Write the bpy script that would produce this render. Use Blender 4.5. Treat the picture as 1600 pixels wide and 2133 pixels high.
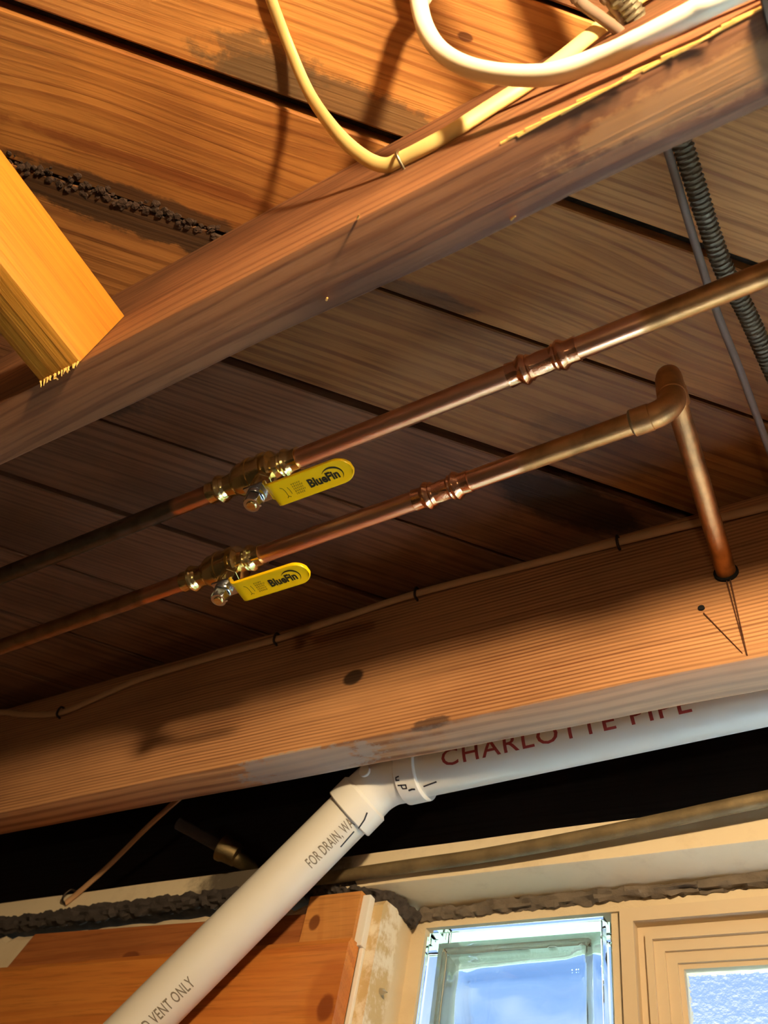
import bpy, bmesh, math, random
from mathutils import Vector as V, Matrix, noise
random.seed(7)
for _o in list(bpy.data.objects): bpy.data.objects.remove(_o)
SC = bpy.context.scene
COL = SC.collection
PI = math.pi

# ------------------------------------------------------------------ camera
# all coordinates below are metres measured from the lens; UP lifts the lens to 1.6 m above the floor
UP = V((0, 0, 1.6))
F_PX = 1736.07
R0 = (V((0.859084, -0.288296, -0.422919)), V((0.480707, 0.738214, 0.473244)), V((0.17577, -0.609856, 0.772774)))
cx, cy, cz = [V((R0[0][i], R0[1][i], R0[2][i])) for i in range(3)]
cd = bpy.data.cameras.new('camera'); cam = bpy.data.objects.new('camera', cd); COL.objects.link(cam)
cd.sensor_fit = 'VERTICAL'; cd.sensor_height = 36.0; cd.sensor_width = 27.0
cd.lens = F_PX / 2133.0 * 36.0
cd.clip_start = 0.01; cd.clip_end = 100
m = Matrix.Identity(4)
for i in range(3):
    m[i][0] = cx[i]; m[i][1] = -cy[i]; m[i][2] = -cz[i]; m[i][3] = UP[i]
cam.matrix_world = m
cd.dof.use_dof = True; cd.dof.focus_distance = 0.66; cd.dof.aperture_fstop = 11.0
SC.camera = cam

# ------------------------------------------------------------------ world: daylight sky
w = bpy.data.worlds.new('sky'); SC.world = w; w.use_nodes = True
nt = w.node_tree; nt.nodes.clear()
out = nt.nodes.new('ShaderNodeOutputWorld'); bg = nt.nodes.new('ShaderNodeBackground')
geo = nt.nodes.new('ShaderNodeTexCoord'); sp = nt.nodes.new('ShaderNodeSeparateXYZ'); nt.links.new(geo.outputs['Generated'], sp.inputs[0])
sky = nt.nodes.new('ShaderNodeValToRGB'); nt.links.new(sp.outputs[2], sky.inputs[0])       # clear sky: white at the horizon, blue overhead
sky.color_ramp.elements[0].position = 0.0; sky.color_ramp.elements[0].color = (0.22, 0.21, 0.19, 1)
sky.color_ramp.elements[1].position = 1.0; sky.color_ramp.elements[1].color = (0.20, 0.38, 0.85, 1)
for p_, c_ in ((0.02, (0.95, 0.98, 1.0, 1)), (0.24, (0.84, 0.92, 1.0, 1)), (0.42, (0.36, 0.54, 0.95, 1))):
    e_ = sky.color_ramp.elements.new(p_); e_.color = c_
SKY_STRENGTH = 1.3
bg.inputs['Strength'].default_value = SKY_STRENGTH
nt.links.new(sky.outputs[0], bg.inputs[0]); nt.links.new(bg.outputs[0], out.inputs[0])
BULB_STRENGTH = 1600.0
SUN_STRENGTH = 98.0
FILL_LAMP_STRENGTH = 260.0  # for the unseen lamp added behind the camera
sl = bpy.data.lights.new('sun', 'SUN'); sl.energy = SUN_STRENGTH; sl.angle = math.radians(0.6); sl.color = (0.62, 0.81, 1.0)
sun = bpy.data.objects.new('sun', sl); COL.objects.link(sun); sun.location = (-2, 6, 8)
sun.rotation_euler = V((0.35, -0.65, -1.0)).to_track_quat('-Z', 'Y').to_euler()      # on the window side, falling on the pale strip added outside
SC.view_settings.view_transform = 'Standard'; SC.view_settings.look = 'None'
SC.view_settings.gamma = 1.0; SC.view_settings.exposure = 0.0
SC.view_settings.use_curve_mapping = False

# ------------------------------------------------------------------ pixel -> metre helpers (photo taken as 1600 x 2133)
def ray(x, y):
    d = V(((x - 800.0) / F_PX, (y - 1066.5) / F_PX, 1.0))
    return V((R0[0].dot(d), R0[1].dot(d), R0[2].dot(d)))
def onz(x, y, z): d = ray(x, y); return d * (z / d.z)
def ony(x, y, Y): d = ray(x, y); return d * (Y / d.y)

# ------------------------------------------------------------------ materials
def rgb(r, g, b):
    def f(c):
        c /= 255.0
        return c / 12.92 if c <= 0.04045 else ((c + 0.055) / 1.055) ** 2.4
    return (f(r), f(g), f(b), 1.0)
class Mat:
    def __init__(s, name):
        s.m = bpy.data.materials.new(name); s.m.use_nodes = True
        s.t = s.m.node_tree; s.b = s.t.nodes['Principled BSDF']
    def n(s, kind, **kw):
        x = s.t.nodes.new(kind)
        for k, v in kw.items(): setattr(x, k, v)
        return x
    def l(s, a, b): s.t.links.new(a, b)
    def math(s, op, a, b=None, clamp=False):
        x = s.n('ShaderNodeMath', operation=op, use_clamp=clamp)
        for i, q in enumerate((a, b)):
            if q is None: continue
            if isinstance(q, (int, float)): x.inputs[i].default_value = q
            else: s.l(q, x.inputs[i])
        return x.outputs[0]
    def mix(s, fac, a, b, blend='MIX'):
        x = s.n('ShaderNodeMix', data_type='RGBA', blend_type=blend)
        for i, q in ((0, fac), (6, a), (7, b)):
            if isinstance(q, (int, float)): x.inputs[i].default_value = q
            elif isinstance(q, tuple): x.inputs[i].default_value = q
            else: s.l(q, x.inputs[i])
        return x.outputs[2]
    def smooth(s, v, lo, hi):
        x = s.n('ShaderNodeMapRange', interpolation_type='SMOOTHSTEP')
        s.l(v, x.inputs[0]); x.inputs[1].default_value = lo; x.inputs[2].default_value = hi
        x.inputs[3].default_value = 0; x.inputs[4].default_value = 1
        return x.outputs[0]
    def noise(s, vec, scale, detail=4, rough=0.55):
        x = s.n('ShaderNodeTexNoise'); x.inputs['Scale'].default_value = scale
        x.inputs['Detail'].default_value = detail; x.inputs['Roughness'].default_value = rough
        if vec is not None: s.l(vec, x.inputs['Vector'])
        return x.outputs['Fac']
    def coords(s): return s.n('ShaderNodeTexCoord').outputs['Object']
    def scaled(s, vec, sc):
        x = s.n('ShaderNodeVectorMath', operation='MULTIPLY'); s.l(vec, x.inputs[0]); x.inputs[1].default_value = sc
        return x.outputs[0]
    def bump(s, h, strength, dist=0.001):
        x = s.n('ShaderNodeBump'); x.inputs['Strength'].default_value = strength; x.inputs['Distance'].default_value = dist
        s.l(h, x.inputs['Height']); s.l(x.outputs[0], s.b.inputs['Normal'])
    def set(s, **kw):
        for k, v in kw.items(): s.b.inputs[k.replace('_', ' ')].default_value = v
        return s

def plain(name, color, rough=0.5, metal=0.0, bump=0.0, scale=200, var=0.0, **kw):
    M = Mat(name); M.set(Base_Color=color, Roughness=rough, Metallic=metal)
    for k, v in kw.items(): M.b.inputs[k.replace('_', ' ')].default_value = v
    if bump or var:
        c = M.coords(); f = M.noise(c, scale)
        if bump: M.bump(f, bump)
        if var:
            g = M.noise(c, scale * 0.15, 5)
            M.l(M.mix(M.math('MULTIPLY', M.smooth(g, 0.35, 0.7), var), color, tuple(x * 0.45 for x in color[:3]) + (1,)), M.b.inputs['Base Color'])
    return M.m

def wood(name, light, dark, period=0.006, warp=0.02, wscale=7.0, coef=(0, 0.6, 1.0), rough=0.6, stretch=0.07,
         contrast=0.8, patches=(), bump=0.25, blotch=0.45, sharp=(0.25, 0.95), regular=0.25, tint=(1.0, 1.45, 1.7)):
    """timber with growth rings running along local X; patches = (centre, radii, colour, strength, raggedness)"""
    light = tuple(min(a * b, 0.9) for a, b in zip(light, tint)) + (1,); dark = tuple(a * b for a, b in zip(dark, tint)) + (1,)
    M = Mat(name); M.set(Roughness=rough); M.b.inputs['Specular IOR Level'].default_value = 0.35
    c0 = M.coords()
    info = M.n('ShaderNodeObjectInfo')
    off = M.n('ShaderNodeVectorMath', operation='SCALE'); off.inputs[0].default_value = (13.1, 7.7, 5.3); M.l(info.outputs['Random'], off.inputs[3])
    c = M.n('ShaderNodeVectorMath', operation='ADD'); M.l(c0, c.inputs[0]); M.l(off.outputs[0], c.inputs[1]); c = c.outputs[0]
    cs = M.scaled(c, (stretch * 3, 1, 1))
    n1 = M.noise(cs, wscale, 2, 0.4)
    dot = M.n('ShaderNodeVectorMath', operation='DOT_PRODUCT'); M.l(c, dot.inputs[0]); dot.inputs[1].default_value = coef
    d = M.math('ADD', dot.outputs['Value'], M.math('MULTIPLY', n1, warp * 4))
    s = M.math('SINE', M.math('MULTIPLY', d, 2 * PI / period))
    s = M.math('MULTIPLY_ADD', s, 0.5); s.node.inputs[2].default_value = 0.5
    irr = M.n('ShaderNodeTexNoise', noise_dimensions='1D'); irr.inputs['Scale'].default_value = 1.0; irr.inputs['Detail'].default_value = 2.0
    M.l(M.math('MULTIPLY', d, 1.3 / period), irr.inputs['W'])
    s2 = M.smooth(irr.outputs['Fac'], 0.3, 0.72)
    s = M.math('ADD', M.math('MULTIPLY', s, regular), M.math('MULTIPLY', s2, 1.0 - regular))
    ring = M.smooth(s, *sharp)
    vary = M.noise(M.scaled(c, (stretch * 6, 1, 1)), 25, 3)
    ring = M.math('MULTIPLY', ring, M.math('MULTIPLY', vary, 1.5))
    fib = M.noise(M.scaled(c, (stretch * 0.6, 1, 1)), 420, 3, 0.6)
    col = M.mix(M.math('MULTIPLY', ring, contrast, True), light, dark)
    col = M.mix(M.math('MULTIPLY', M.smooth(fib, 0.45, 0.8), 0.4), col, tuple(x * 0.35 for x in dark[:3]) + (1,))
    bl = M.noise(M.scaled(c, (0.45, 1, 1)), 9, 4)
    col = M.mix(M.math('MULTIPLY', M.smooth(bl, 0.42, 0.72), blotch), col, tuple(x * 0.6 for x in dark[:3]) + (1,))
    for ctr, rad, pc, st, rag in patches:
        sub = M.n('ShaderNodeVectorMath', operation='SUBTRACT'); M.l(c0, sub.inputs[0]); sub.inputs[1].default_value = ctr
        dv = M.scaled(sub.outputs[0], tuple(1.0 / r for r in rad))
        ln = M.n('ShaderNodeVectorMath', operation='LENGTH'); M.l(dv, ln.inputs[0])
        q = ln.outputs['Value']
        if rag:
            q = M.math('ADD', q, M.math('MULTIPLY', M.math('SUBTRACT', M.noise(M.scaled(c0, (0.6, 1, 1)), 90, 6, 0.65), 0.5), rag))
        fac = M.math('SUBTRACT', 1.0, M.smooth(q, 0.72, 1.08))
        col = M.mix(M.math('MULTIPLY', fac, st, True), col, pc)
    M.l(col, M.b.inputs['Base Color'])
    M.bump(M.math('ADD', fib, M.math('MULTIPLY', ring, 0.6)), bump, 0.0012)
    return M.m

def copper(name, shiny=True, clean=None, dull=None):
    """bright scratched copper, or dulled old copper whose sanded stretch (clean = x0, x1 in local X) is bright"""
    M = Mat(name); M.set(Metallic=1.0)
    c = M.coords()
    br, old = rgb(240, 182, 144), rgb(200, 146, 92)
    scratch = M.noise(M.scaled(c, (1.0, 0.18, 0.18)), 700, 4, 0.7)
    bl = M.noise(c, 60, 4)
    if clean is None:
        fac = 1.0 if shiny else 0.0
        col = br if shiny else M.mix(M.smooth(bl, 0.35, 0.75), old, rgb(158, 116, 76))
        M.set(Roughness=0.34 if shiny else 0.5)
    else:
        sx = M.n('ShaderNodeSeparateXYZ'); M.l(c, sx.inputs[0])
        x = M.math('ADD', sx.outputs[0], M.math('MULTIPLY', M.math('SUBTRACT', bl, 0.5), 0.008))
        a = M.smooth(x, clean[0] - 0.004, clean[0] + 0.006); b = M.math('SUBTRACT', 1.0, M.smooth(x, clean[1] - 0.006, clean[1] + 0.004))
        fac = M.math('MULTIPLY', a, b)
        oc = M.mix(M.smooth(bl, 0.35, 0.75), dull or old, tuple(x * 0.6 for x in (dull or old)[:3]) + (1,))
        col = M.mix(fac, oc, br)
        M.l(M.math('SUBTRACT', 0.48, M.math('MULTIPLY', fac, 0.2)), M.b.inputs['Roughness'])
    if isinstance(col, tuple): M.set(Base_Color=col)
    else: M.l(col, M.b.inputs['Base Color'])
    M.bump(scratch, 0.35, 0.0004)
    return M.m

# ------------------------------------------------------------------ object helpers
ORG = {}
def link(o): COL.objects.link(o); return o
def tag(o, label=None, cat=None, group=None, kind=None):
    if label: o['label'] = label
    if cat: o['category'] = cat
    if group: o['group'] = group
    if kind: o['kind'] = kind
    return o
def thing(name, org, label, cat, group=None):
    o = link(bpy.data.objects.new(name, None)); o.empty_display_size = 0.02
    o.location = V(org) + UP; ORG[o] = V(org)
    return tag(o, label, cat, group)
def obj(name, bm, mat, parent=None, org=None, smooth=False, bevel=0.0, label=None, cat=None, group=None, kind=None):
    """bm holds lens-relative coordinates"""
    base = ORG[parent] if parent is not None else V(org if org is not None else (0, 0, 0))
    if bevel:
        es = [e for e in bm.edges if len(e.link_faces) == 2 and e.calc_face_angle(0) > 0.6]
        bmesh.ops.bevel(bm, geom=es, offset=bevel, segments=2, affect='EDGES', profile=0.6)
    bmesh.ops.translate(bm, verts=bm.verts, vec=-base)
    bmesh.ops.recalc_face_normals(bm, faces=bm.faces)
    me = bpy.data.meshes.new(name); bm.to_mesh(me); bm.free()
    if smooth:
        for p in me.polygons: p.use_smooth = True
        if smooth != 'all':
            try: me.set_sharp_from_angle(angle=math.radians(smooth if smooth is not True else 38))
            except Exception: pass
    me.materials.append(mat)
    o = link(bpy.data.objects.new(name, me))
    if parent is None: o.location = base + UP
    else: o.parent = parent
    ORG[o] = base
    return tag(o, label, cat, group, kind)
def box(bm, lo, hi):
    lo, hi = V(lo), V(hi)
    r = bmesh.ops.create_cube(bm, size=1.0)['verts']
    for v in r: v.co = V((lo[i] + (v.co[i] + 0.5) * (hi[i] - lo[i]) for i in range(3)))
    return r
def bx(*boxes):
    bm = bmesh.new()
    for lo, hi in boxes: box(bm, lo, hi)
    return bm
def lumber(lo, hi, nx=60, wob=0.0012, seed=0.0):
    """sawn timber along X with rounded arrises and a slightly uneven surface"""
    lo, hi = V(lo), V(hi); bm = bmesh.new()
    r = 0.0022; prof = []
    for (cyy, czz, a0) in ((hi.y - r, hi.z - r, 0), (lo.y + r, hi.z - r, 90), (lo.y + r, lo.z + r, 180), (hi.y - r, lo.z + r, 270)):
        for k in range(3):
            a = math.radians(a0 + 45 * k); prof.append((cyy + r * math.cos(a), czz + r * math.sin(a)))
    rows = []
    for i in range(nx + 1):
        x = lo.x + (hi.x - lo.x) * i / nx; row = []
        for (py, pz) in prof:
            q = noise.noise_vector(V((x * 9 + seed, py * 12, pz * 12))) * wob
            row.append(bm.verts.new((x, py + q.y, pz + q.z)))
        rows.append(row)
    n = len(prof)
    for i in range(nx):
        for k in range(n):
            bm.faces.new((rows[i][k], rows[i][(k + 1) % n], rows[i + 1][(k + 1) % n], rows[i + 1][k]))
    bm.faces.new(rows[0]); bm.faces.new(rows[-1])
    return bm
def smooth_path(pts, per=8):
    pts = [V(p) for p in pts]; P = [pts[0] * 2 - pts[1]] + pts + [pts[-1] * 2 - pts[-2]]; o = []
    for i in range(1, len(P) - 2):
        a, b, c, d = P[i - 1:i + 3]
        for k in range(per):
            t = k / per
            o.append(0.5 * (2 * b + (c - a) * t + (2 * a - 5 * b + 4 * c - d) * t * t + (3 * b - a - 3 * c + d) * t ** 3))
    return o + [pts[-1]]
def frames(path, ref):
    ref = V(ref); fr = []; n0 = None
    for i, p in enumerate(path):
        t = (path[min(i + 1, len(path) - 1)] - path[max(i - 1, 0)]).normalized()
        n = (ref if n0 is None else n0); n = (n - t * n.dot(t))
        if n.length < 1e-5: n = t.orthogonal()
        n.normalize(); n0 = n
        fr.append((p, t, n, t.cross(n)))
    return fr
def tube(path, r, seg=16, ref=(0, 0, 1), cap=True, bm=None, rfun=None, squash=1.0):
    """round (or flattened by squash across ref) tube; rfun(i, s, angle) scales the radius"""
    bm = bm or bmesh.new(); fr = frames([V(p) for p in path], ref); rows = []; s = 0.0
    for i, (p, t, n, b) in enumerate(fr):
        if i: s += (p - fr[i - 1][0]).length
        rr = r[i] if isinstance(r, (list, tuple)) else r; row = []
        for k in range(seg):
            a = 2 * PI * k / seg; q = rr * (rfun(i, s, a) if rfun else 1.0)
            row.append(bm.verts.new(p + n * (math.cos(a) * q * squash) + b * (math.sin(a) * q)))
        rows.append(row)
    for i in range(len(rows) - 1):
        for k in range(seg):
            bm.faces.new((rows[i][k], rows[i][(k + 1) % seg], rows[i + 1][(k + 1) % seg], rows[i + 1][k]))
    if cap:
        bm.faces.new(rows[0]); bm.faces.new(rows[-1])
    return bm
def lathe(a, b, prof, seg=40, bm=None, ref=(0, 0, 1)):
    """prof = (s along a->b in metres, radius[, hexagonal amount])"""
    a, b = V(a), V(b); t = (b - a).normalized(); n = V(ref); n = n - t * n.dot(t)
    if n.length < 1e-5: n = t.orthogonal()
    n.normalize(); bi = t.cross(n); bm = bm or bmesh.new(); rows = []
    for e in prof:
        s, r = e[0], e[1]; h = e[2] if len(e) > 2 else 0.0; row = []
        for k in range(seg):
            an = 2 * PI * k / seg; q = r
            if h:
                w6 = (an + PI / 6) % (PI / 3) - PI / 6
                q = r * ((1 - h) + h * math.cos(PI / 6) / math.cos(w6))
            row.append(bm.verts.new(a + t * s + n * math.cos(an) * q + bi * math.sin(an) * q))
        rows.append(row)
    for i in range(len(rows) - 1):
        for k in range(seg):
            bm.faces.new((rows[i][k], rows[i][(k + 1) % seg], rows[i + 1][(k + 1) % seg], rows[i + 1][k]))
    bm.faces.new(rows[0]); bm.faces.new(rows[-1])
    return bm
def outline_prism(pts, z0, z1, place, bm=None):
    bm = bm or bmesh.new()
    lo = [bm.verts.new(place(x, y, z0)) for x, y in pts]; hi = [bm.verts.new(place(x, y, z1)) for x, y in pts]
    n = len(pts); bm.faces.new(lo); bm.faces.new(hi)
    for k in range(n): bm.faces.new((lo[k], lo[(k + 1) % n], hi[(k + 1) % n], hi[k]))
    return bm
def lettering(text, size, place, bold=0.0, width=1.0, spacing=1.0, cuts=3, extra=None):
    """flat printed text; place(u, v) -> point (u along, v up, metres)"""
    cu = bpy.data.curves.new('t', 'FONT'); cu.body = text; cu.size = size; cu.offset = bold; cu.space_character = spacing
    cu.resolution_u = 3
    to = link(bpy.data.objects.new('t', cu)); dg = bpy.context.evaluated_depsgraph_get()
    me = bpy.data.meshes.new_from_object(to.evaluated_get(dg)); bpy.data.objects.remove(to); bpy.data.curves.remove(cu)
    bm = bmesh.new(); bm.from_mesh(me); bpy.data.meshes.remove(me)
    bmesh.ops.triangulate(bm, faces=bm.faces)
    if cuts:
        for _ in range(2):
            long = [e for e in bm.edges if e.calc_length() > size * 0.22]
            if long: bmesh.ops.subdivide_edges(bm, edges=long, cuts=1)
        bmesh.ops.triangulate(bm, faces=bm.faces)
    for v in bm.verts: v.co = place(v.co.x * width, v.co.y)
    return bm

# ------------------------------------------------------------------ shared materials
MW = {}
CLEAR = rgb(238, 238, 234)
m_concrete = plain('concrete', rgb(96, 92, 86), 0.9, bump=0.5, scale=60, var=0.5)
m_plaster = plain('cream_painted_masonry', rgb(206, 180, 138), 0.8, bump=0.6, scale=90, var=0.22)
m_roomwall = plain('room_wall_paint', rgb(112, 100, 88), 0.85)
m_oldplaster = None
m_dark = plain('hole_dark', (0.006, 0.006, 0.007, 1), 0.95)  # black that stands for the shade inside the joist holes
m_tar = plain('black_grime', rgb(66, 58, 54), 0.9, bump=1.0, scale=260, var=0.5)
m_mortar = plain('grey_mortar', rgb(112, 100, 88), 0.95, bump=1.0, scale=240, var=0.6)
m_white = plain('white_paint', rgb(225, 222, 214), 0.6)
m_pvc = plain('white_pvc', rgb(226, 222, 212), 0.32, var=0.05, scale=120)
m_red = plain('red_ink', rgb(150, 48, 48), 0.6)
m_grey_ink = plain('grey_ink', rgb(128, 118, 102), 0.6)
m_marker = plain('black_marker', rgb(28, 28, 40), 0.5)
m_black_ink = plain('black_ink', rgb(30, 30, 12), 0.5)
m_faint_ink = plain('faint_print', rgb(120, 98, 10), 0.5)
m_yellow = plain('yellow_vinyl_dip', rgb(246, 196, 6), 0.33, Coat_Weight=0.2)
m_steel = plain('zinc_plated_steel', rgb(205, 208, 214), 0.2, 1.0, bump=0.1, scale=500)
m_dullsteel = plain('dull_steel', rgb(140, 135, 125), 0.45, 1.0, bump=0.3, scale=300)
m_grime_steel = plain('grimy_steel', rgb(134, 114, 80), 0.6, 0.5, bump=0.6, scale=240, var=0.6)
m_brass = plain('forged_brass', rgb(232, 208, 146), 0.19, 1.0, bump=0.15, scale=420)
m_oldbrass = plain('tarnished_brass', rgb(150, 130, 92), 0.45, 1.0, bump=0.5, scale=300, var=0.6)
m_solder = plain('grey_solder', rgb(172, 168, 140), 0.45, 1.0, bump=0.5, scale=500)
m_copper = copper('bright_copper')
m_copper_fit = plain('copper_fitting', rgb(232, 172, 134), 0.2, 1.0, bump=0.2, scale=600)
m_copper_old = copper('dulled_copper', False)
m_cable_white = plain('white_cable_sheath', rgb(236, 228, 204), 0.45)
m_cable_cream = plain('cream_cable_sheath', rgb(224, 198, 128), 0.45, var=0.12, scale=120)
m_cable_tan = plain('tan_cable_sheath', rgb(206, 160, 116), 0.6, var=0.2, scale=120)
m_cable_grey = plain('grey_cloth_cable', rgb(124, 104, 88), 0.8, var=0.2, scale=200)
m_armor = plain('galvanised_armour', rgb(118, 110, 90), 0.6, 0.5, bump=0.3, scale=400, var=0.3)
m_staple = plain('dark_staple', rgb(70, 60, 52), 0.5, 0.7)
m_staple_b = plain('bright_staple', rgb(160, 150, 130), 0.35, 1.0)
m_knot = rgb(70, 32, 16)
m_vinyl = plain('tan_painted_frame', rgb(204, 184, 154), 0.5, bump=0.15, scale=80)
m_splinter = plain('raw_splintered_wood', rgb(232, 176, 92), 0.7, bump=0.5, scale=300)

WL, WD = rgb(186, 122, 66), rgb(118, 62, 28)

# ================================================================== the setting
XL, XR, YB = -2.3, 1.5, -2.4
ZJ, ZS = 0.456, 0.641                   # joist undersides, subfloor underside
struct = lambda name, bm, mat, **k: obj(name, bm, mat, kind='structure', **k)
struct('floor', bx(((XL - .2, YB - .2, -1.7), (XR + .2, 1.1, -1.6))), m_concrete)
ceiling = struct('ceiling', bx(((XL - .2, YB - .2, 0.662), (XR + .2, 0.785, 0.70))), wood('attic_boards', rgb(70, 50, 36), rgb(40, 26, 18)))
struct('ground', bx(((-9, 1.12, -0.62), (9, 14, -0.505))), plain('dark_ground', rgb(62, 74, 46), 0.95, bump=0.6, scale=60, var=0.4))  # unseen ground added outside, dark so little light bounces into the bay
struct('bounce_strip', bx(((-9, 0.83, -0.62), (9, 1.12, -0.50))), plain('pale_bounce_surface', rgb(206, 212, 218), 0.9, bump=0.4, scale=30, var=0.15))  # unseen pale strip added to bounce daylight up through the window
struct('wall_left', bx(((XL - .2, YB - .2, -1.6), (XL, 1.1, 0.662))), m_roomwall)
struct('wall_right', bx(((XR, YB - .2, -1.6), (XR + .2, 1.1, 0.662))), m_roomwall)
struct('wall_rear', bx(((XL, YB - .2, -1.6), (XR, YB, 0.662))), m_roomwall)

# masonry wall with the window recess: rough top along its left half
def wall_back():
    bm = bmesh.new()
    yo = 0.80
    # thick left half with a crumbly top (grid), flush with the paneling behind
    n = 150; rows = []
    for i in range(n + 1):
        x = XL + (-0.455 - XL) * i / n
        z = 0.404 + 0.006 * noise.noise(V((x * 18, 3, 0))) + 0.004 * noise.noise(V((x * 70, 9, 0)))
        if x > -0.50: z -= 0.004
        yf = 0.668
        rows.append([bm.verts.new((x, yo, -1.6)), bm.verts.new((x, yf, -1.6)), bm.verts.new((x, yf, z - 0.006)), bm.verts.new((x, yf + 0.004, z)),
                     bm.verts.new((x, yf + 0.03, z + 0.003)), bm.verts.new((x, yo, z))])
    for i in range(n):
        for k in range(6):
            bm.faces.new((rows[i][k], rows[i][(k + 1) % 6], rows[i + 1][(k + 1) % 6], rows[i + 1][k]))
    bm.faces.new(rows[0]); bm.faces.new(rows[-1])
    # recessed window wall: head, sill, right jamb, strip left of the glass blocks
    box(bm, (-0.456, 0.726, 0.400), (XR, yo, 0.413))
    box(bm, (-0.456, 0.726, -1.6), (XR, yo, -0.40))
    box(bm, (0.95, 0.726, -0.40), (XR, yo, 0.400))
    box(bm, (-0.456, 0.726, -0.40), (-0.439, yo, 0.400))
    box(bm, (-0.249, 0.729, -0.40), (-0.239, yo, 0.400))
    return bm
mo = Mat('cream_masonry_mottled'); c = mo.coords()
g = mo.noise(c, 45, 6, 0.65)
g2 = mo.noise(c, 14, 4)
sep = mo.n('ShaderNodeSeparateXYZ'); mo.l(c, sep.inputs[0])
base = mo.mix(mo.math('MULTIPLY', mo.smooth(g2, 0.4, 0.7), 0.35), rgb(216, 198, 166), rgb(190, 166, 130))
# bare stained render on the recess side, next to the paneling
side = mo.math('MULTIPLY', mo.smooth(sep.outputs[1], 0.664, 0.667), mo.math('SUBTRACT', 1.0, mo.smooth(mo.math('ADD', sep.outputs[1], mo.math('MULTIPLY', g, 0.02)), 0.708, 0.716)))
side = mo.math('MULTIPLY', side, mo.smooth(sep.outputs[0], -0.475, -0.462))
side = mo.math('MULTIPLY', side, mo.math('SUBTRACT', 1.0, mo.smooth(sep.outputs[0], -0.4545, -0.452)))
bare = mo.mix(mo.smooth(g, 0.42, 0.6), rgb(228, 216, 194), rgb(198, 170, 122))
mo.l(mo.mix(side, base, bare), mo.b.inputs['Base Color'])
mo.set(Roughness=0.85); mo.bump(g, 0.7, 0.002)
struct('wall_back', wall_back(), mo.m)

# ---- subfloor: diagonal planks, each its own piece of the ceiling
pitch = 0.1138; p0 = 0.1885
U2 = V((1, 1, 0)).normalized(); P2 = V((-1, 1, 0)).normalized()
gaps = {0: 0.0085, 1: 0.0028, 2: 0.0085, 3: 0.003, 4: 0.007, -1: 0.003}
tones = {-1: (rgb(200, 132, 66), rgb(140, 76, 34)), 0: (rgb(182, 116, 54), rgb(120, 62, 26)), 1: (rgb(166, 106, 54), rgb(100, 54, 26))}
GREY = rgb(96, 76, 54); SOOT = rgb(44, 34, 28)
pl_p = {
    -1: [((-0.11, 0.0445, 0), (0.11, 0.0155, 0.1), GREY, 0.8, 1.4), ((-0.16, 0.040, 0), (0.045, 0.022, 0.1), GREY, 0.7, 1.6), ((-0.03, -0.021, 0), (0.006, 0.003, 0.1), m_knot, 0.8, 0.5), ((0.05, -0.004, 0), (0.10, 0.004, 0.1), rgb(110, 58, 26), 0.5, 0.8)],
    0: [((-0.25, 0.051, 0), (0.12, 0.010, 0.1), SOOT, 0.75, 1.3), ((-0.21, 0.022, 0), (0.16, 0.006, 0.1), rgb(110, 56, 26), 0.55, 1.3), ((0.0, 0.048, 0), (0.05, 0.008, 0.1), SOOT, 0.55, 1.2)],
    1: [((-0.25, -0.044, 0), (0.13, 0.016, 0.1), SOOT, 0.85, 1.5), ((0.186, 0.02, 0), (0.07, 0.03, 0.1), SOOT, 0.35, 0.6)],
    2: [((0.19, -0.03, 0), (0.08, 0.028, 0.1), rgb(30, 28, 26), 0.8, 0.7), ((-0.268, 0.022, 0), (0.05, 0.024, 0.1), rgb(56, 52, 48), 0.6, 1.4)],
}
for k in range(-9, 17):
    a = p0 + k * pitch + gaps.get(k, 0.003) / 2; b = p0 + (k + 1) * pitch - gaps.get(k + 1, 0.003) / 2
    lt, dk = tones.get(k, (rgb(140, 90, 56), rgb(84, 48, 30)))  # planks without their own tone: shade of the dark bay put into the colour
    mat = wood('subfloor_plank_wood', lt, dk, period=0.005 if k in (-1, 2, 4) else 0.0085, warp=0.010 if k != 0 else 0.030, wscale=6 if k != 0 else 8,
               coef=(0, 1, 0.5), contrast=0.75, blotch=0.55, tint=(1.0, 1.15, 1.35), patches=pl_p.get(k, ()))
    mid = (a + b) / 2; hw = (b - a) / 2
    L = 3.2
    bm = bx(((-L, -hw, 0), (L, hw, 0.019)))
    bmesh.ops.bevel(bm, geom=[e for e in bm.edges if abs(e.verts[0].co.z) < 1e-6 and abs(e.verts[1].co.z) < 1e-6], offset=0.0012, segments=1, affect='EDGES')
    for pt, nn in (((0, 0.775, 0), (0, 1, 0)), ((0, YB, 0), (0, -1, 0)), ((XL, 0, 0), (-1, 0, 0)), ((XR, 0, 0), (1, 0, 0))):   # saw the planks off at the house walls
        g0 = V(pt) - P2 * mid; n0_ = V(nn); lp = V((g0.dot(U2), g0.dot(P2), 0)); ln_ = V((n0_.dot(U2), n0_.dot(P2), 0))
        cut = bmesh.ops.bisect_plane(bm, geom=bm.verts[:] + bm.edges[:] + bm.faces[:], plane_co=lp, plane_no=ln_, clear_outer=True)
        ee = [e for e in cut['geom_cut'] if isinstance(e, bmesh.types.BMEdge)]
        if ee: bmesh.ops.holes_fill(bm, edges=ee)
    if not bm.faces: bm.free(); continue
    bmesh.ops.recalc_face_normals(bm, faces=bm.faces)
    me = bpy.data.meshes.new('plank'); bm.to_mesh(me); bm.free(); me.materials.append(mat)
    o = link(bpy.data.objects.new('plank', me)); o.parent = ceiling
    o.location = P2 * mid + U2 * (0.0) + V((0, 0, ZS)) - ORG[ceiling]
    o.rotation_euler = (0, 0, PI / 4)
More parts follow.
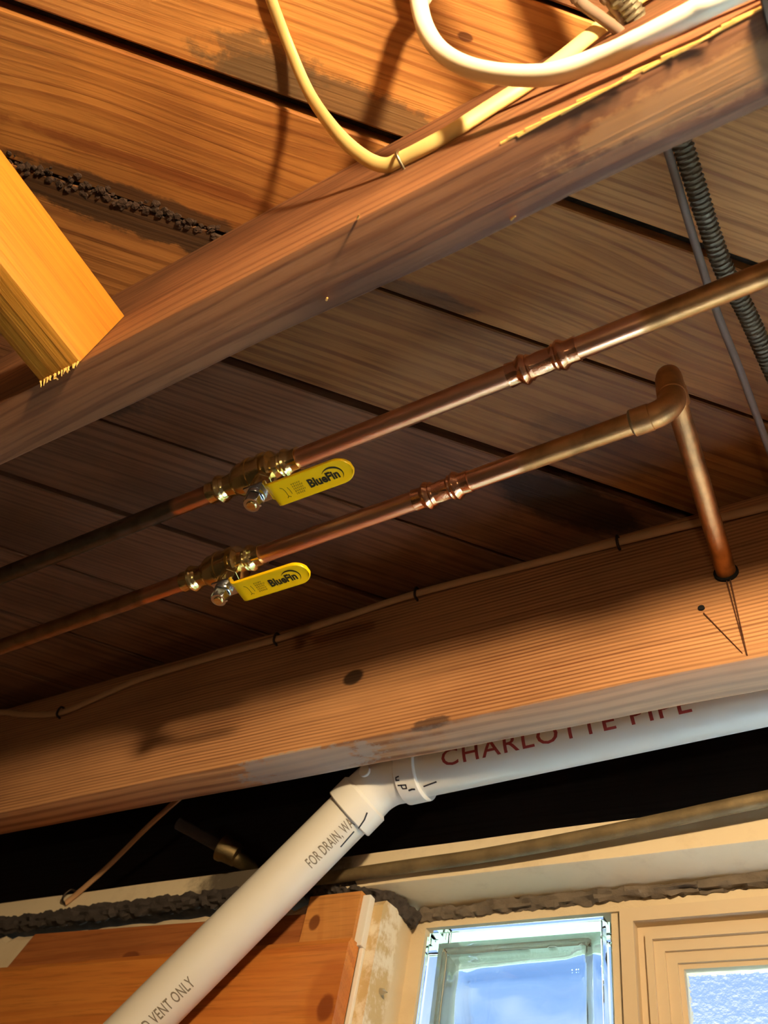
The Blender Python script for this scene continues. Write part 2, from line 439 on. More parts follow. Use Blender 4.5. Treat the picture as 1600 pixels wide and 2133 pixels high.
# soot and fluff packed into one seam
bm = bmesh.new()
for i in range(170):
    u = -0.36 + 0.26 * i / 170 + random.uniform(-.003, .003)
    c0 = U2 * u + P2 * (p0 + pitch + random.gauss(0, .0035)) + V((0, 0, ZS - random.uniform(-.001, .0015)))
    r = bmesh.ops.create_icosphere(bm, subdivisions=1, radius=random.uniform(.0008, .0030))['verts']
    for v in r: v.co = c0 + V((v.co.x * 1.6, v.co.y * 1.2, v.co.z * 0.7)) + V((random.uniform(-.0006, .0006),) * 3)
tag(obj('dirt', bm, plain('soot_fluff', rgb(64, 46, 36), 0.95, bump=1.0, scale=400, var=0.6), ceiling), kind='stuff')

# ---- joists
def joist(y0, y1, mat, label, seed, x0=XL, x1=XR):
    return obj('floor_joist', lumber((x0, y0, ZJ), (x1, y1, ZS), 120, 0.0012, seed), mat, org=(0, (y0 + y1) / 2, ZJ), smooth=30, label=label, cat='joist')
m_j1 = wood('joist_wood_ruddy', rgb(176, 112, 62), rgb(112, 56, 28), period=0.008, warp=0.012, coef=(0, 1.0, 0.7), contrast=0.75, blotch=0.7, tint=(0.58, 0.70, 1.05),
            patches=[((-0.029, -0.003, 0), (0.022, 0.009, 0.02), rgb(96, 52, 26), 0.6, 0.9), ((0.03, 0.0, 0), (0.09, 0.012, 0.01), rgb(196, 150, 98), 0.35, 1.6)])
m_j2 = wood('joist_wood_striped', rgb(200, 132, 70), rgb(122, 64, 28), period=0.0044, warp=0.005, wscale=4, coef=(0, 0.35, 1.0), contrast=0.95, blotch=0.35, stretch=0.03, regular=0.7, tint=(1.1, 1.38, 2.3),
            patches=[((-0.426, -0.02, 0.081), (0.013, 0.01, 0.011), rgb(36, 20, 14), 0.9, 0.3), ((-0.47, 0.0, 0.0), (0.085, 0.03, 0.003), rgb(172, 160, 150), 0.75, 2.2),
                     ((-0.328, -0.018, 0.002), (0.02, 0.008, 0.006), rgb(50, 40, 40), 0.7, 1.5), ((0.0, 0.0, 0.0), (0.42, 0.03, 0.0022), rgb(176, 150, 128), 0.45, 0.9)])
m_jx = wood('joist_wood_plain', rgb(176, 112, 62), rgb(112, 56, 28))
j1 = joist(0.0917, 0.1325, m_j1, 'upper floor joist with cables on its side and a wood block against it', 3.0)
j2 = joist(0.5005, 0.5385, m_j2, 'lower floor joist with close striped grain, copper pipe entering its side', 11.0)
j0 = joist(-0.3147, -0.2740, m_jx, 'floor joist behind the bay of bright planks, holding the wood block', 21.0)
joist(-0.7220, -0.6810, m_jx, 'floor joist farthest from the window wall', 31.0)
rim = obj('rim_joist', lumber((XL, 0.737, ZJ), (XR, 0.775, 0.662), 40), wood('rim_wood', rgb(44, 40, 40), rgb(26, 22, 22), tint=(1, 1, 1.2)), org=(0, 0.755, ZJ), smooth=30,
          label='dark rim joist standing on the sill plate above the window', cat='joist')

def sliver(pts, w0, y=None, z=None, face='y'):
    """thin crack lying on a vertical (face y) or horizontal (face z) surface"""
    bm = bmesh.new(); L = []; Rr = []
    for i, (x, q) in enumerate(pts):
        t = i / (len(pts) - 1); ww = w0 * (1 - abs(2 * t - 1)) * (0.7 + 0.6 * random.random()) + w0 * 0.12
        if face == 'y':
            L.append((x, y, q - ww / 2)); Rr.append((x, y, q + ww / 2))
        else:
            L.append((x, q - ww / 2, z)); Rr.append((x, q + ww / 2, z))
    dy = 0.004
    ax = V((0, 1, 0)) * dy if face == 'y' else V((0, 0, 1)) * dy
    n = len(pts)
    A = [bm.verts.new(p) for p in L]; B = [bm.verts.new(p) for p in Rr]
    A2 = [bm.verts.new(V(p) + ax) for p in L]; B2 = [bm.verts.new(V(p) + ax) for p in Rr]
    for i in range(n - 1):
        bm.faces.new((A[i], A[i + 1], B[i + 1], B[i])); bm.faces.new((A2[i], B2[i], B2[i + 1], A2[i + 1]))
        bm.faces.new((A[i], A2[i], A2[i + 1], A[i + 1])); bm.faces.new((B[i], B[i + 1], B2[i + 1], B2[i]))
    bm.faces.new((A[0], B[0], B2[0], A2[0])); bm.faces.new((A[-1], A2[-1], B2[-1], B[-1]))
    return bm
def seg_pts(a, b, n, wob):
    return [(a[0] + (b[0] - a[0]) * i / n, a[1] + (b[1] - a[1]) * i / n + random.uniform(-wob, wob)) for i in range(n + 1)]
m_crack = plain('crack_shadow_brown', rgb(92, 54, 30), 0.95)
obj('crack', sliver(seg_pts((-0.09, 0.540), (0.10, 0.452 + 0.002), 26, 0.0006), 0.0026, y=0.0906), m_crack, j1)
obj('crack', sliver([(-0.0645, 0.546), (-0.063, 0.52), (-0.0615, 0.49), (-0.061, 0.462)], 0.0, y=0.4998), m_crack, j2)
bm = bmesh.new()
def vcrack(a, b, wd, y):
    a, b = V(a), V(b); d = (b - a).normalized(); s = V((d.z, 0, -d.x)) * wd / 2
    vs = [a - s, a + s, b + s * .3, b - s * .3]
    bot = [bm.verts.new((v.x, y, v.z)) for v in vs]; top = [bm.verts.new((v.x, y + .004, v.z)) for v in vs]
    bm.faces.new(bot); bm.faces.new(top)
    for k in range(4): bm.faces.new((bot[k], bot[(k + 1) % 4], top[(k + 1) % 4], top[k]))
vcrack((-0.0640, 0, 0.546), (-0.0608, 0, 0.460), 0.0010, 0.4996)
vcrack((-0.0610, 0, 0.544), (-0.0604, 0, 0.460), 0.0009, 0.4994)
vcrack((-0.0860, 0, 0.513), (-0.0635, 0, 0.463), 0.0009, 0.4997)
obj('crack', bm, m_crack, j2)
obj('knot_hole', lathe((-0.087, 0.4992, 0.519), (-0.087, 0.505, 0.519), [(0, 0.0026), (0.003, 0.0026)], 14), m_dark, j2)  # black disc on the face in place of the hole's shade
obj('pipe_hole', lathe((-0.063, 0.4985, 0.5525), (-0.063, 0.505, 0.5525), [(0, 0.0099), (0.004, 0.0099)], 28), m_dark, j2)  # black disc round the pipe, the hole's shade as colour
bm = bmesh.new()                                           # lifted splinter on the arris
for i in range(26):
    t = i / 25; x = -0.075 + 0.115 * t
    tube([(x, 0.0915 + random.uniform(-.001, .001), ZJ + 0.001 - random.uniform(0, .0015)), (x + random.uniform(.012, .03), 0.0915, ZJ + random.uniform(-.002, .0015))], [0.0008, 0.0002], 5, bm=bm)
obj('splinter', bm, m_splinter, j1, label='raw pale splinters along the edge')
for (px, py) in ((745, 455), (680, 625), (1065, 458), (120, 790)):
    q = onz(px, py, ZJ - 0.0002)
    obj('splinter', tube([q, q + V((0.003, -0.002, -0.004)), q + V((0.0045, -0.003, -0.008))], [0.0007, 0.0005, 0.0002], 5), m_splinter, j1)

# ---- blocking between the joists
blk = obj('blocking_board', lumber((0, 0, 0), (0.366, 0.039, 0.073), 24, 0.0008, 5.5), wood('fresh_fir', rgb(246, 172, 62), rgb(206, 120, 34), period=0.009, warp=0.012, coef=(0, 0.8, 1.0), contrast=0.5, blotch=0.3, bump=0.4, tint=(0.62, 0.58, 0.42)), smooth=30)
blk.rotation_euler = (0, 0, -PI / 2)
blk.location = V((-0.4195, 0.0915, 0.4545)) + UP
tag(blk, 'short yellow orange wood block butting square against the upper joist', 'wood block')
ORG[blk] = V((0, 0, 0))
bm = bmesh.new()
for i in range(34):                                          # torn fibres on the sawn end, in the block's own axes
    y = random.uniform(0.001, 0.038)
    p = V((0.0005, y, 0.0005)); tube([p, p + V((-random.uniform(.001, .003), random.uniform(-.001, .001), -random.uniform(.001, .004)))], [0.0007, 0.0002], 4, bm=bm)
ORG[blk] = V((0, 0, 0))
obj('torn_fibre', bm, plain('torn_fibre_wood', rgb(236, 186, 96), 0.8), blk)

# ================================================================== copper runs
def p1(x): return V((x, 0.2468 + (0.0285 - x) * 0.0066, 0.525))
def p2(x): return V((x, 0.3109 + (-0.053 - x) * 0.0189, 0.515 + (-0.053 - x) * 0.0034))
RP = 0.00795
def ring_tube(pf, xa, xb, n=40, r=RP):
    return tube([pf(xa + (xb - xa) * i / n) for i in range(n + 1)], r, 28)
def press_end(s0, d, r0=0.0090):
    """press socket profile: lip, crimp flat, O-ring bead, crimp"""
    return [(s0, RP), (s0, r0), (s0 + d * 0.0070, r0, 0.6), (s0 + d * 0.0085, r0 * 1.02), (s0 + d * 0.0100, r0 * 1.18), (s0 + d * 0.0118, r0 * 1.26), (s0 + d * 0.0136, r0 * 1.18),
            (s0 + d * 0.0150, r0 * 1.04), (s0 + d * 0.0162, r0 * 1.10), (s0 + d * 0.0172, r0 * 1.02), (s0 + d * 0.0185, r0, 0.7)]
def coupling(pf, xr, xl, parent, label=None):
    L = xr - xl
    prof = press_end(0, 1) + [(L * 0.5, 0.0091, 0.35)] + [(L - e[0],) + tuple(e[1:]) for e in reversed(press_end(0, 1))]
    return obj('press_coupling', lathe(pf(xr), pf(xl), prof, 48), m_copper_fit, parent, smooth=28, label=label)

def valve(pf, xr, xl, xs, parent, label):
    """brass press ball valve, stem straight down, lever along +X"""
    a, b = pf(xr), pf(xl); L = (b - a).length
    k = L / 0.091
    prof = press_end(0, 1, 0.0096) + [(0.0225 * k, 0.0104, 0.8), (0.0236 * k, 0.0126), (0.0250 * k, 0.0148), (0.0276 * k, 0.0148), (0.0280 * k, 0.0134), (0.0302 * k, 0.0134), (0.0306 * k, 0.0158), (0.0336 * k, 0.0160),
            (0.0342 * k, 0.0147), (0.0442 * k, 0.0150), (0.0446 * k, 0.0160), (0.0476 * k, 0.0160), (0.0480 * k, 0.0150), (0.0560 * k, 0.0146), (0.0600 * k, 0.0132), (0.0640 * k, 0.0104)]
    prof += [(L - e[0],) + tuple(e[1:]) for e in reversed(press_end(0, 1, 0.0096))]
    vb = obj('ball_valve', lathe(a, b, prof, 52), m_brass, parent, smooth=20, label=label)
    c = pf(xs); D = lambda s: c - V((0, 0, s))
    obj('packing_gland', lathe(D(0.008), D(0.05), [(0, 0.0085), (0.0085, 0.0085, 1.0), (0.0088, 0.0082, 1.0), (0.0190, 0.0082, 1.0), (0.0198, 0.0072)], 48, ref=(1, 0.25, 0)), m_brass, vb, smooth=25)
    # steel stem, washers and hexagon nut
    obj('stem', lathe(D(0.025), D(0.06), [(0, 0.0046), (0.0215, 0.0046), (0.0220, 0.0038), (0.0232, 0.0036)], 24), m_brass, vb, smooth=25)
    obj('washer', lathe(D(0.0330), D(0.06), [(0, 0.0072), (0.0010, 0.0076), (0.0016, 0.0072), (0.0024, 0.0076), (0.0032, 0.0072), (0.004, 0.0076), (0.0046, 0.0070)], 36), m_steel, vb, smooth=25)
    obj('hexagon_nut', lathe(D(0.0386), D(0.06), [(0, 0.0064), (0.0004, 0.0076, 1.0), (0.0064, 0.0076, 1.0), (0.0082, 0.0064), (0.0082, 0.0046)], 48, ref=(1, 0.1, 0)), m_steel, vb, smooth=25)
    # lever: hub plate, inclined web, rounded paddle with a thick vinyl dip
    zt = c.z - 0.0325; zp = c.z - 0.0445
    bm = bmesh.new()
    box(bm, (c.x - 0.008, c.y - 0.0085, zt - 0.0005), (c.x + 0.012, c.y + 0.0085, zt + 0.0016))
    obj('lever_tang', bm, m_steel, vb, bevel=0.0004)
    xb = c.x + 0.0195; hw = 0.0107; tip = c.x + 0.0905
    pts = [(xb, -hw), (tip - hw * 1.15, -hw)] + [(tip - hw * 1.15 + hw * 1.15 * math.sin(PI * i / 14), -hw * math.cos(PI * i / 14)) for i in range(1, 14)] + [(tip - hw * 1.15, hw), (xb, hw)]
    th = 0.0036
    bm = bmesh.new(); yc = c.y + 0.0005
    rows = []
    # cross-sections (web top, web foot), then the paddle as one solid with raised rounded rim
    prof = [(c.x + 0.0105, zt + 0.0022, zt - 0.0012, 0.0088), (c.x + 0.0125, zt + 0.0020, zt - 0.0020, 0.0094), (xb - 0.001, zp + th * 0.9, zp + 0.0014, hw), (xb + 0.0025, zp + th, zp, hw)]
    n = 26
    for i in range(n + 1):
        t = i / n; x = xb + 0.006 + (tip - 0.0006 - xb - 0.006) * (1 - (1 - t) ** 1.6)
        e = max(0.0, x - (tip - hw * 1.15)) / (hw * 1.15); h = hw * math.sqrt(max(0.0, 1 - e * e))
        prof.append((x, zp + th, zp, max(h, 0.0012)))
    for (x, zu, zl, h) in prof:
        zm = (zu + zl) / 2; r = (zu - zl) / 2; row = []
        sec = [(-h + r * .25, zl + r * .1), (-h * .86, zl + r * .0), (-h * .72, zl + r * .22), (0, zl + r * .26), (h * .72, zl + r * .22), (h * .86, zl), (h - r * .25, zl + r * .1), (h, zm - r * .3), (h, zm + r * .3), (h - r * .3, zu), (0, zu), (-h + r * .3, zu), (-h, zm + r * .3), (-h, zm - r * .3)]
        rows.append([bm.verts.new((x, yc + q[0], q[1])) for q in sec])
    for i in range(len(rows) - 1):
        for q in range(14): bm.faces.new((rows[i][q], rows[i][(q + 1) % 14], rows[i + 1][(q + 1) % 14], rows[i + 1][q]))
    bm.faces.new(rows[0]); bm.faces.new(rows[-1])
    obj('lever_handle', bm, m_yellow, vb, smooth=50, label='yellow vinyl dipped lever handle')
    # print on the underside: reads along +X, tops towards -Y
    zi = zp + 0.0000 + (th / 2) * 0.26 - 0.00022
    def pl(u0, v0): return lambda u, v: V((u0 + u, yc - v0 - v, zi))
    bm = lettering('BlueFin', 0.0100, pl(c.x + 0.0515, -0.0040), bold=0.0004, width=0.92, cuts=0)
    # crescent over the last letters
    m_ = 20; cxx, cyy = c.x + 0.0735, yc + 0.0005
    pr = []
    for i in range(m_ + 1):
        a_ = math.radians(150 - 195 * i / m_); t = math.sin(PI * i / m_)
        pr.append((V((cxx + 0.0088 * math.cos(a_), cyy - 0.0072 * math.sin(a_), zi)), V((cxx + (0.0088 - 0.0013 * t - .0001) * math.cos(a_), cyy - (0.0072 - 0.0016 * t - .0001) * math.sin(a_), zi))))
    for i in range(m_):
        bm.faces.new([bm.verts.new(q) for q in (pr[i][0], pr[i + 1][0], pr[i + 1][1], pr[i][1])])
    obj('logo_print', bm, m_black_ink, vb)
    bm = bmesh.new()
    def strokes(lines, wd):
        for (x0, y0), (x1, y1) in lines:
            d = V((x1 - x0, y1 - y0, 0)); s = V((-d.y, d.x, 0)).normalized() * wd / 2
            A, B = V((c.x + x0, yc - y0, zi)), V((c.x + x1, yc - y1, zi)); s = V((s.x, -s.y, 0))
            bm.faces.new([bm.verts.new(q) for q in (A - s, B - s, B + s, A + s)])
    strokes([((0.0285, 0.0045), (0.0305, 0.0030)), ((0.0305, 0.0030), (0.0312, 0.0005)), ((0.0312, 0.0005), (0.0312, -0.0045)), ((0.0312, -0.0045), (0.0296, -0.0058)), ((0.0312, -0.0045), (0.0330, -0.0058)),
             ((0.0345, 0.0030), (0.0352, 0.0)), ((0.0352, 0.0), (0.0352, -0.0035))], 0.0006)
    for r_ in range(5):
        y_ = 0.0044 - r_ * 0.0022; x_ = 0.0385
        while x_ < 0.0465 + 0.001 * (r_ % 2):
            l_ = random.uniform(0.0006, 0.0016); strokes([((x_, y_), (x_ + l_, y_)), ((x_, y_ - 0.0008), (x_ + l_ * .7, y_ - 0.0008))], 0.0005); x_ += l_ + 0.0005
    obj('small_print', bm, m_faint_ink, vb)
    return vb

# ---- upper run
run1 = thing('copper_pipe_run', p1(-0.37), 'upper straight copper water pipe with yellow handled shutoff valve, nearer the upper joist', 'pipe', 'copper water pipes with shutoff valves')
o1 = ORG[run1]
obj('pipe_section', ring_tube(p1, XR, -0.100, 80), copper('copper_upper_right', clean=(-0.2 - o1.x, -0.049 - o1.x)), run1, smooth=60)
obj('pipe_section', ring_tube(p1, -0.138, -0.334), m_copper, run1, smooth=60)
m_l1 = copper('copper_upper_left', clean=(-0.455 - o1.x, 0.2), dull=rgb(120, 108, 90))
obj('pipe_section', ring_tube(p1, -0.408, XL, 80), m_l1, run1, smooth=60)
coupling(p1, -0.0935, -0.1445, run1, 'bright copper press coupling with two beads')
valve(p1, -0.3245, -0.4160, -0.3555, run1, 'brass ball valve on the upper copper pipe')
# ---- lower run
run2 = thing('copper_pipe_run', p2(-0.45), 'lower copper water pipe with yellow handled valve, turning into the striped joist', 'pipe', 'copper water pipes with shutoff valves')
o2 = ORG[run2]
obj('pipe_section', ring_tube(p2, -0.0745, -0.212), copper('copper_lower_right', clean=(-0.4 - o2.x, -0.162 - o2.x)), run2, smooth=60)
obj('pipe_section', ring_tube(p2, -0.246, -0.415), m_copper, run2, smooth=60)
obj('pipe_section', ring_tube(p2, -0.488, XL, 80), copper('copper_lower_left', clean=(-0.545 - o2.x, 0.2), dull=rgb(176, 132, 88)), run2, smooth=60)
coupling(p2, -0.2045, -0.2530, run2, 'bright copper press coupling on the lower pipe')
valve(p2, -0.4050, -0.4960, -0.4355, run2, 'brass ball valve on the lower copper pipe')
E1 = p2(-0.050)
def bend(a, c, d, r=0.015, n=10):
    """a -> corner c -> d with a rounded corner"""
    a, c, d = V(a), V(c), V(d); u = (a - c).normalized(); w_ = (d - c).normalized()
    ang = u.angle(w_); t = r / math.tan(ang / 2); s, e = c + u * t, c + w_ * t
    ctr = c + (u + w_).normalized() * (r / math.sin(ang / 2)); pts = [a]
    for i in range(n + 1):
        f = i / n; A = (s - ctr); B = (e - ctr); th_ = A.angle(B)
        pts.append(ctr + (A * math.sin((1 - f) * th_) + B * math.sin(f * th_)) / math.sin(th_))
    return pts + [d]
def elbow(a, c, d, parent, mat, name='elbow', rh=0.0095, hub=0.0125, rb=0.0090, r=0.014):
    path = bend(a, c, d, r); L1 = [path[0], path[0] + (path[1] - path[0]).normalized() * hub]
    bm = bmesh.new()
    u = (V(a) - V(c)).normalized(); w_ = (V(d) - V(c)).normalized()
    full = [V(a), V(a) - u * hub, V(a) - u * (hub + 0.0006)] + path[1:-1] + [V(d) - w_ * (hub + 0.0006), V(d) - w_ * hub, V(d)]
    rr = [rh, rh, rb] + [rb] * (len(path) - 2) + [rb, rh, rh]
    tube(full, rr, 28, bm=bm)
    return obj(name, bm, mat, parent, smooth=35)
E2 = E1 + V((0.0, 0.001, 0.058))
HOLE = V((-0.063, 0.503, 0.5525))
elbow(E1 + V((-0.0285, 0.0005, 0)), E1, E1 + V((0, 0, 0.030)), run2, copper('copper_elbow', False), rh=0.0098, rb=0.0093)
obj('solder_ring', lathe(E1 + V((-0.0300, 0, 0)), E1, [(0, 0.0081), (0.0008, 0.0090), (0.002, 0.0097)], 28), m_solder, run2, smooth=40)
dirn = (HOLE - E2).normalized()
elbow(E2 + V((0, 0, -0.0285)), E2, E2 + dirn * 0.030, run2, m_copper_old, rh=0.0096, rb=0.0090)
obj('pipe_section', tube([E2 + dirn * (0.02 + i * 0.001 * 174 / 20) for i in range(21)], RP, 28), m_copper_old, run2, smooth=60)

# ================================================================== drain of white plastic pipe
PE = V((-0.430, 0.590, 0.4785)); PR = V((0.55, 0.590, 0.5235)); PD = V((-0.6335, 0.601, 0.2830))
dd = (PD - PE).normalized(); dr = (PR - PE).normalized()
drain = thing('drain_pipe', PE, 'white plastic drain pipe bent at an elbow, running down across the wood panelling', 'pipe')
RD = 0.0241
obj('pipe_section', tube([PE + dr * (0.03 + 1.89 * i / 30) for i in range(31)], RD, 48), m_pvc, drain, smooth=60)
obj('pipe_section', tube([PE + dd * (0.03 + 0.60 * i / 30) for i in range(31)], RD, 48), m_pvc, drain, smooth=60)
a_, d_ = PE + dr * 0.049, PE + dd * 0.046
path = bend(a_, PE, d_, 0.045, 12)
full = [a_, a_ - dr * 0.001, a_ - dr * 0.021, a_ - dr * 0.0235] + path[1:-1] + [d_ - dd * 0.0235, d_ - dd * 0.021, d_ - dd * 0.001, d_]
full = [a_, a_ - dr * 0.001, a_ - dr * 0.0215, a_ - dr * 0.0240] + [p for p in path[2:-2]] + [d_ - dd * 0.0240, d_ - dd * 0.0215, d_ - dd * 0.001, d_]
rr = [0.0272, 0.0282, 0.0282, 0.0255] + [0.0252] * len(path[2:-2]) + [0.0255, 0.0282, 0.0282, 0.0272]
obj('elbow', tube(full, rr, 48), plain('white_pvc_fitting', rgb(232, 230, 224), 0.28), drain, smooth=30)
def on_pipe(start, axis, r, th0):
    n0 = (-start); n0 = (n0 - axis * n0.dot(axis)).normalized(); upv = axis.cross(n0)
    if upv.dot(V((0, -1, 1))) < 0: upv = -upv
    return lambda u, v: start + axis * u + (n0 * math.cos(th0 + v / r) + upv * math.sin(th0 + v / r)) * (r + 0.00025)
obj('red_print', lettering('CHARLOTTE PIPE', 0.0220, on_pipe(PE + dr * 0.077, dr, RD, 0.02), width=1.22, spacing=1.14, bold=0.0002), m_red, drain)
up_ax = -dd
obj('grey_print', lettering('FOR DRAIN, WASTE', 0.0150, on_pipe(PE + dd * 0.103, up_ax, RD, -0.47), width=0.475, spacing=1.08, bold=0.00015), m_grey_ink, drain)
obj('grey_print', lettering('AND VENT ONLY', 0.0150, on_pipe(PE + dd * 0.311, up_ax, RD, -0.42), width=0.53, spacing=1.08, bold=0.00015), m_grey_ink, drain)
def pen(pts, pf, wd):
    bm = bmesh.new()
    for i in range(len(pts) - 1):
        a, b = V(pts[i] + (0,)), V(pts[i + 1] + (0,)); d = (b - a).normalized() * wd * .3; s = V((-d.y, d.x, 0)).normalized() * wd / 2
        a, b = a - d, b + d
        for j in range(3):
            q0, q1 = a + (b - a) * (j / 3), a + (b - a) * ((j + 1) / 3)
            bm.faces.new([bm.verts.new(pf(q.x, q.y)) for q in (q0 - s, q1 - s, q1 + s, q0 + s)])
    return bm
hubp = on_pipe(PE + dr * 0.032, dr, 0.0283, -0.30)
for strokes_, w_ in (([(0.001, 0.009), (-0.002, 0.0085), (-0.0025, 0.006), (0.0005, 0.0055)], 0.0012), ([(-0.002, 0.001), (0.006, 0.000), (0.0055, -0.0035), (0.0015, -0.003), (0.001, 0.001)], 0.0012), ([(0.007, -0.006), (0.0105, -0.0055), (0.013, -0.006)], 0.0018)):
    obj('pen_mark', pen(strokes_, hubp, w_), m_marker, drain)
obj('pen_mark', pen([(0.0, 0.0), (0.014, 0.002)], on_pipe(PE + dr * 0.053, dr, RD, -0.58), 0.0016), m_marker, drain)
obj('pen_mark', pen([(-0.004, 0), (0.005, 0.002), (0.011, 0.005)], on_pipe(PE + dd * 0.042, up_ax, 0.0283, -0.58), 0.0016), m_marker, drain)
obj('pen_mark', pen([(0, 0), (0.018, 0.0015)], on_pipe(PE + dd * 0.070, up_ax, RD, -0.72), 0.0016), m_marker, drain)
obj('mould_stamp', lathe(PE + V((-0.004, -0.0245, -0.006)), PE + V((-0.004, -0.05, -0.010)), [(0, 0.006), (0.003, 0.0062), (0.0035, 0.0055)], 20), plain('white_pvc_stamp', rgb(232, 230, 224), 0.28), drain, smooth=30)

# ================================================================== cables
def cable(name, pts, r, mat, label, squash=1.0, ref=(0, 1, 0), seg=14, per=8, cat='cable'):
    return obj(name, tube(smooth_path(pts, per), r, seg, ref=ref, squash=squash), mat, org=pts[len(pts) // 2], smooth=60, label=label, cat=cat)
YF = 0.0917
cream = [V((-0.192, -0.273, .6365)), V((-0.192, -0.15, .6365)), onz(545, -60, .6365), onz(565, 0, .6365), onz(600, 92, .635), onz(645, 195, .618), V((-0.187, 0.058, 0.570)), V((-0.172, 0.076, 0.547)), V((-0.158, YF - .0055, 0.534)), V((-0.145, YF - .0045, 0.5295)),
         ony(920, 287, YF - .005), ony(1000, 237, YF - .005), ony(1130, 152, YF - .005), ony(1250, 58, YF - .006), V((0.012, YF - .006, 0.628)), V((0.06, YF - .006, 0.632)), V((0.4, YF - .006, 0.632)), V((XR, YF - .006, 0.632))]
cable('electrical_cable', cream, 0.0047, m_cable_cream, 'cream flat cable hanging in a loop and stapled to the upper joist side', squash=0.55, ref=(0.3, 1, 0.6))
q = V((-0.145, YF, 0.5295)); bm = tube(smooth_path([q + V((0.001, 0.004, -.0068)), q + V((0.0005, -.0035, -.0064)), q + V((0, -.0088, -.004)), q + V((0, -.0088, .004)), q + V((-.0005, -.0035, .0064)), q + V((-.001, 0.004, .0068))], 4), 0.0011, 8)
obj('cable_staple', bm, m_staple_b, org=q, smooth=60, label='bright wire staple pinning the cream cable to the upper joist', cat='staple')
white = [V((-0.115, -0.273, .634)), V((-0.115, -0.13, .634)), onz(868, -60, .632), onz(872, 0, .622), onz(888, 62, .592), onz(925, 112, .553), onz(1000, 147, .515), onz(1130, 157, .487), onz(1250, 122, .477), onz(1330, 86, .470), onz(1440, 30, .463), onz(1510, -6, .460), V((0.09, YF - .009, 0.4625)), V((0.3, YF - .009, 0.465)), V((XR, YF - .009, 0.465))]
cable('electrical_cable', white, 0.0060, m_cable_white, 'thick bright white cable looping low in front of the upper joist', squash=0.92, ref=(0, 0.2, 1), seg=18)
cgrey = [V((-0.05, -0.273, .60)), V((-0.045, -0.1, .592)), onz(1170, -60, .585), onz(1205, 0, .585), onz(1250, 35, .585), onz(1290, 66, .59), onz(1325, 105, .596), V((-0.010, 0.100, 0.60))]
cable('electrical_cable', cgrey, 0.0033, m_cable_grey, 'grey beige cable dropping behind the white loop at the armored cable', seg=12)
ZB = 0.603
thin = [V((-0.012, -0.273, ZB)), V((-0.012, -0.1, ZB)), onz(1235, -60, ZB), onz(1268, 0, ZB), onz(1300, 55, ZB), V((-0.003, 0.135, ZB)), onz(1390, 310, ZB), onz(1440, 480, ZB), onz(1490, 640, ZB), onz(1545, 780, ZB), onz(1600, 930, ZB), V((0.0, 0.499, ZB))]
cable('electrical_cable', thin, 0.0028, m_cable_grey, 'thin straight cable crossing the dark bay beside the armored cable', seg=12)
arm = [V((0.002, -0.273, ZB)), V((0.0, -0.1, ZB)), onz(1270, -60, ZB), onz(1302, 0, ZB), onz(1342, 72, ZB), V((0.007, 0.14, ZB)), onz(1425, 310, ZB), onz(1500, 540, ZB), onz(1555, 650, ZB), onz(1600, 750, ZB), V((0.022, 0.42, ZB)), V((0.026, 0.499, ZB))]
ap = []; dense = smooth_path(arm, 200); acc_ = 0.0
for a_i, p_i in enumerate(dense):
    if a_i: acc_ += (p_i - dense[a_i - 1]).length
    if not ap or acc_ >= 0.0007: ap.append(p_i); acc_ = 0.0
acab = obj('armored_cable', tube(ap, 0.0062, 16, rfun=lambda i, s, a: 1.0 + 0.13 * (1 if ((s / 0.0036 + a / (2 * PI)) % 1.0) < 0.45 else -0.3)), m_armor, org=arm[6], smooth=40,
           label='spiral wound metal armored cable passing through the upper joist', cat='cable')
cj = [(-1.6, .66), (-1.2, .64), (-1.047, .640), (-0.962, .612), (-0.884, .597), (-0.82, .607), (-0.754, .619), (-0.64, .6225), (-0.548, .623), (-0.46, .6285), (-0.368, .634), (-0.25, .630), (-0.15, .626), (-0.088, .623), (-0.019, .618), (0.2, .612), (0.6, .61), (XR, .61)]
cj = [V((x, 0.5005 - .0035, min(z, .634))) for x, z in cj]
cable('electrical_cable', cj, 0.0048, m_cable_tan, 'wavy tan cable stapled along the side of the lower joist', squash=0.6, ref=(0, 1, 0))
for i, (px, py, lab) in enumerate(((1291, 1135, 'nearest the copper pipe'), (872, 1240, 'at the middle of the joist'), (580, 1335, 'left of the middle'), (130, 1487, 'in the dark at the left'))):
    q = ony(px, py, 0.5005)
    q.z = min(q.z, .634)
    obj('cable_staple', tube(smooth_path([q + V((0, .003, -.007)), q + V((0, -.0055, -.0068)), q + V((0, -.0078, -.003)), q + V((0, -.0078, .003)), q + V((0, -.0055, .0068)), q + V((0, .003, .007))], 4), 0.0014, 8), m_staple, org=q, smooth=60,
        label='dark staple on the tan cable, ' + lab, cat='staple', group='staples on the tan cable')

# ================================================================== sill plate and what runs along the wall top
ms = Mat('cream_painted_sill'); c = ms.coords(); sx = ms.n('ShaderNodeSeparateXYZ'); ms.l(c, sx.inputs[0])
g = ms.noise(c, 38, 6, 0.65)
band = ms.math('MULTIPLY', ms.smooth(sx.outputs[0], -0.80, -0.64), ms.math('SUBTRACT', 1.0, ms.smooth(sx.outputs[0], -0.58, -0.44)))
soil = ms.math('MULTIPLY', ms.smooth(ms.math('ADD', band, ms.math('MULTIPLY', g, 0.9)), 0.75, 1.25), 0.9)
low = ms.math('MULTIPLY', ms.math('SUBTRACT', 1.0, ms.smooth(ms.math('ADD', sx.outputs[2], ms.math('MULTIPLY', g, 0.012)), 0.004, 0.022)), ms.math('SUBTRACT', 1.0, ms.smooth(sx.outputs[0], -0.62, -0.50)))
col = ms.mix(ms.math('MULTIPLY', ms.smooth(g, 0.5, 0.75), 0.25), rgb(222, 204, 172), rgb(176, 150, 114))
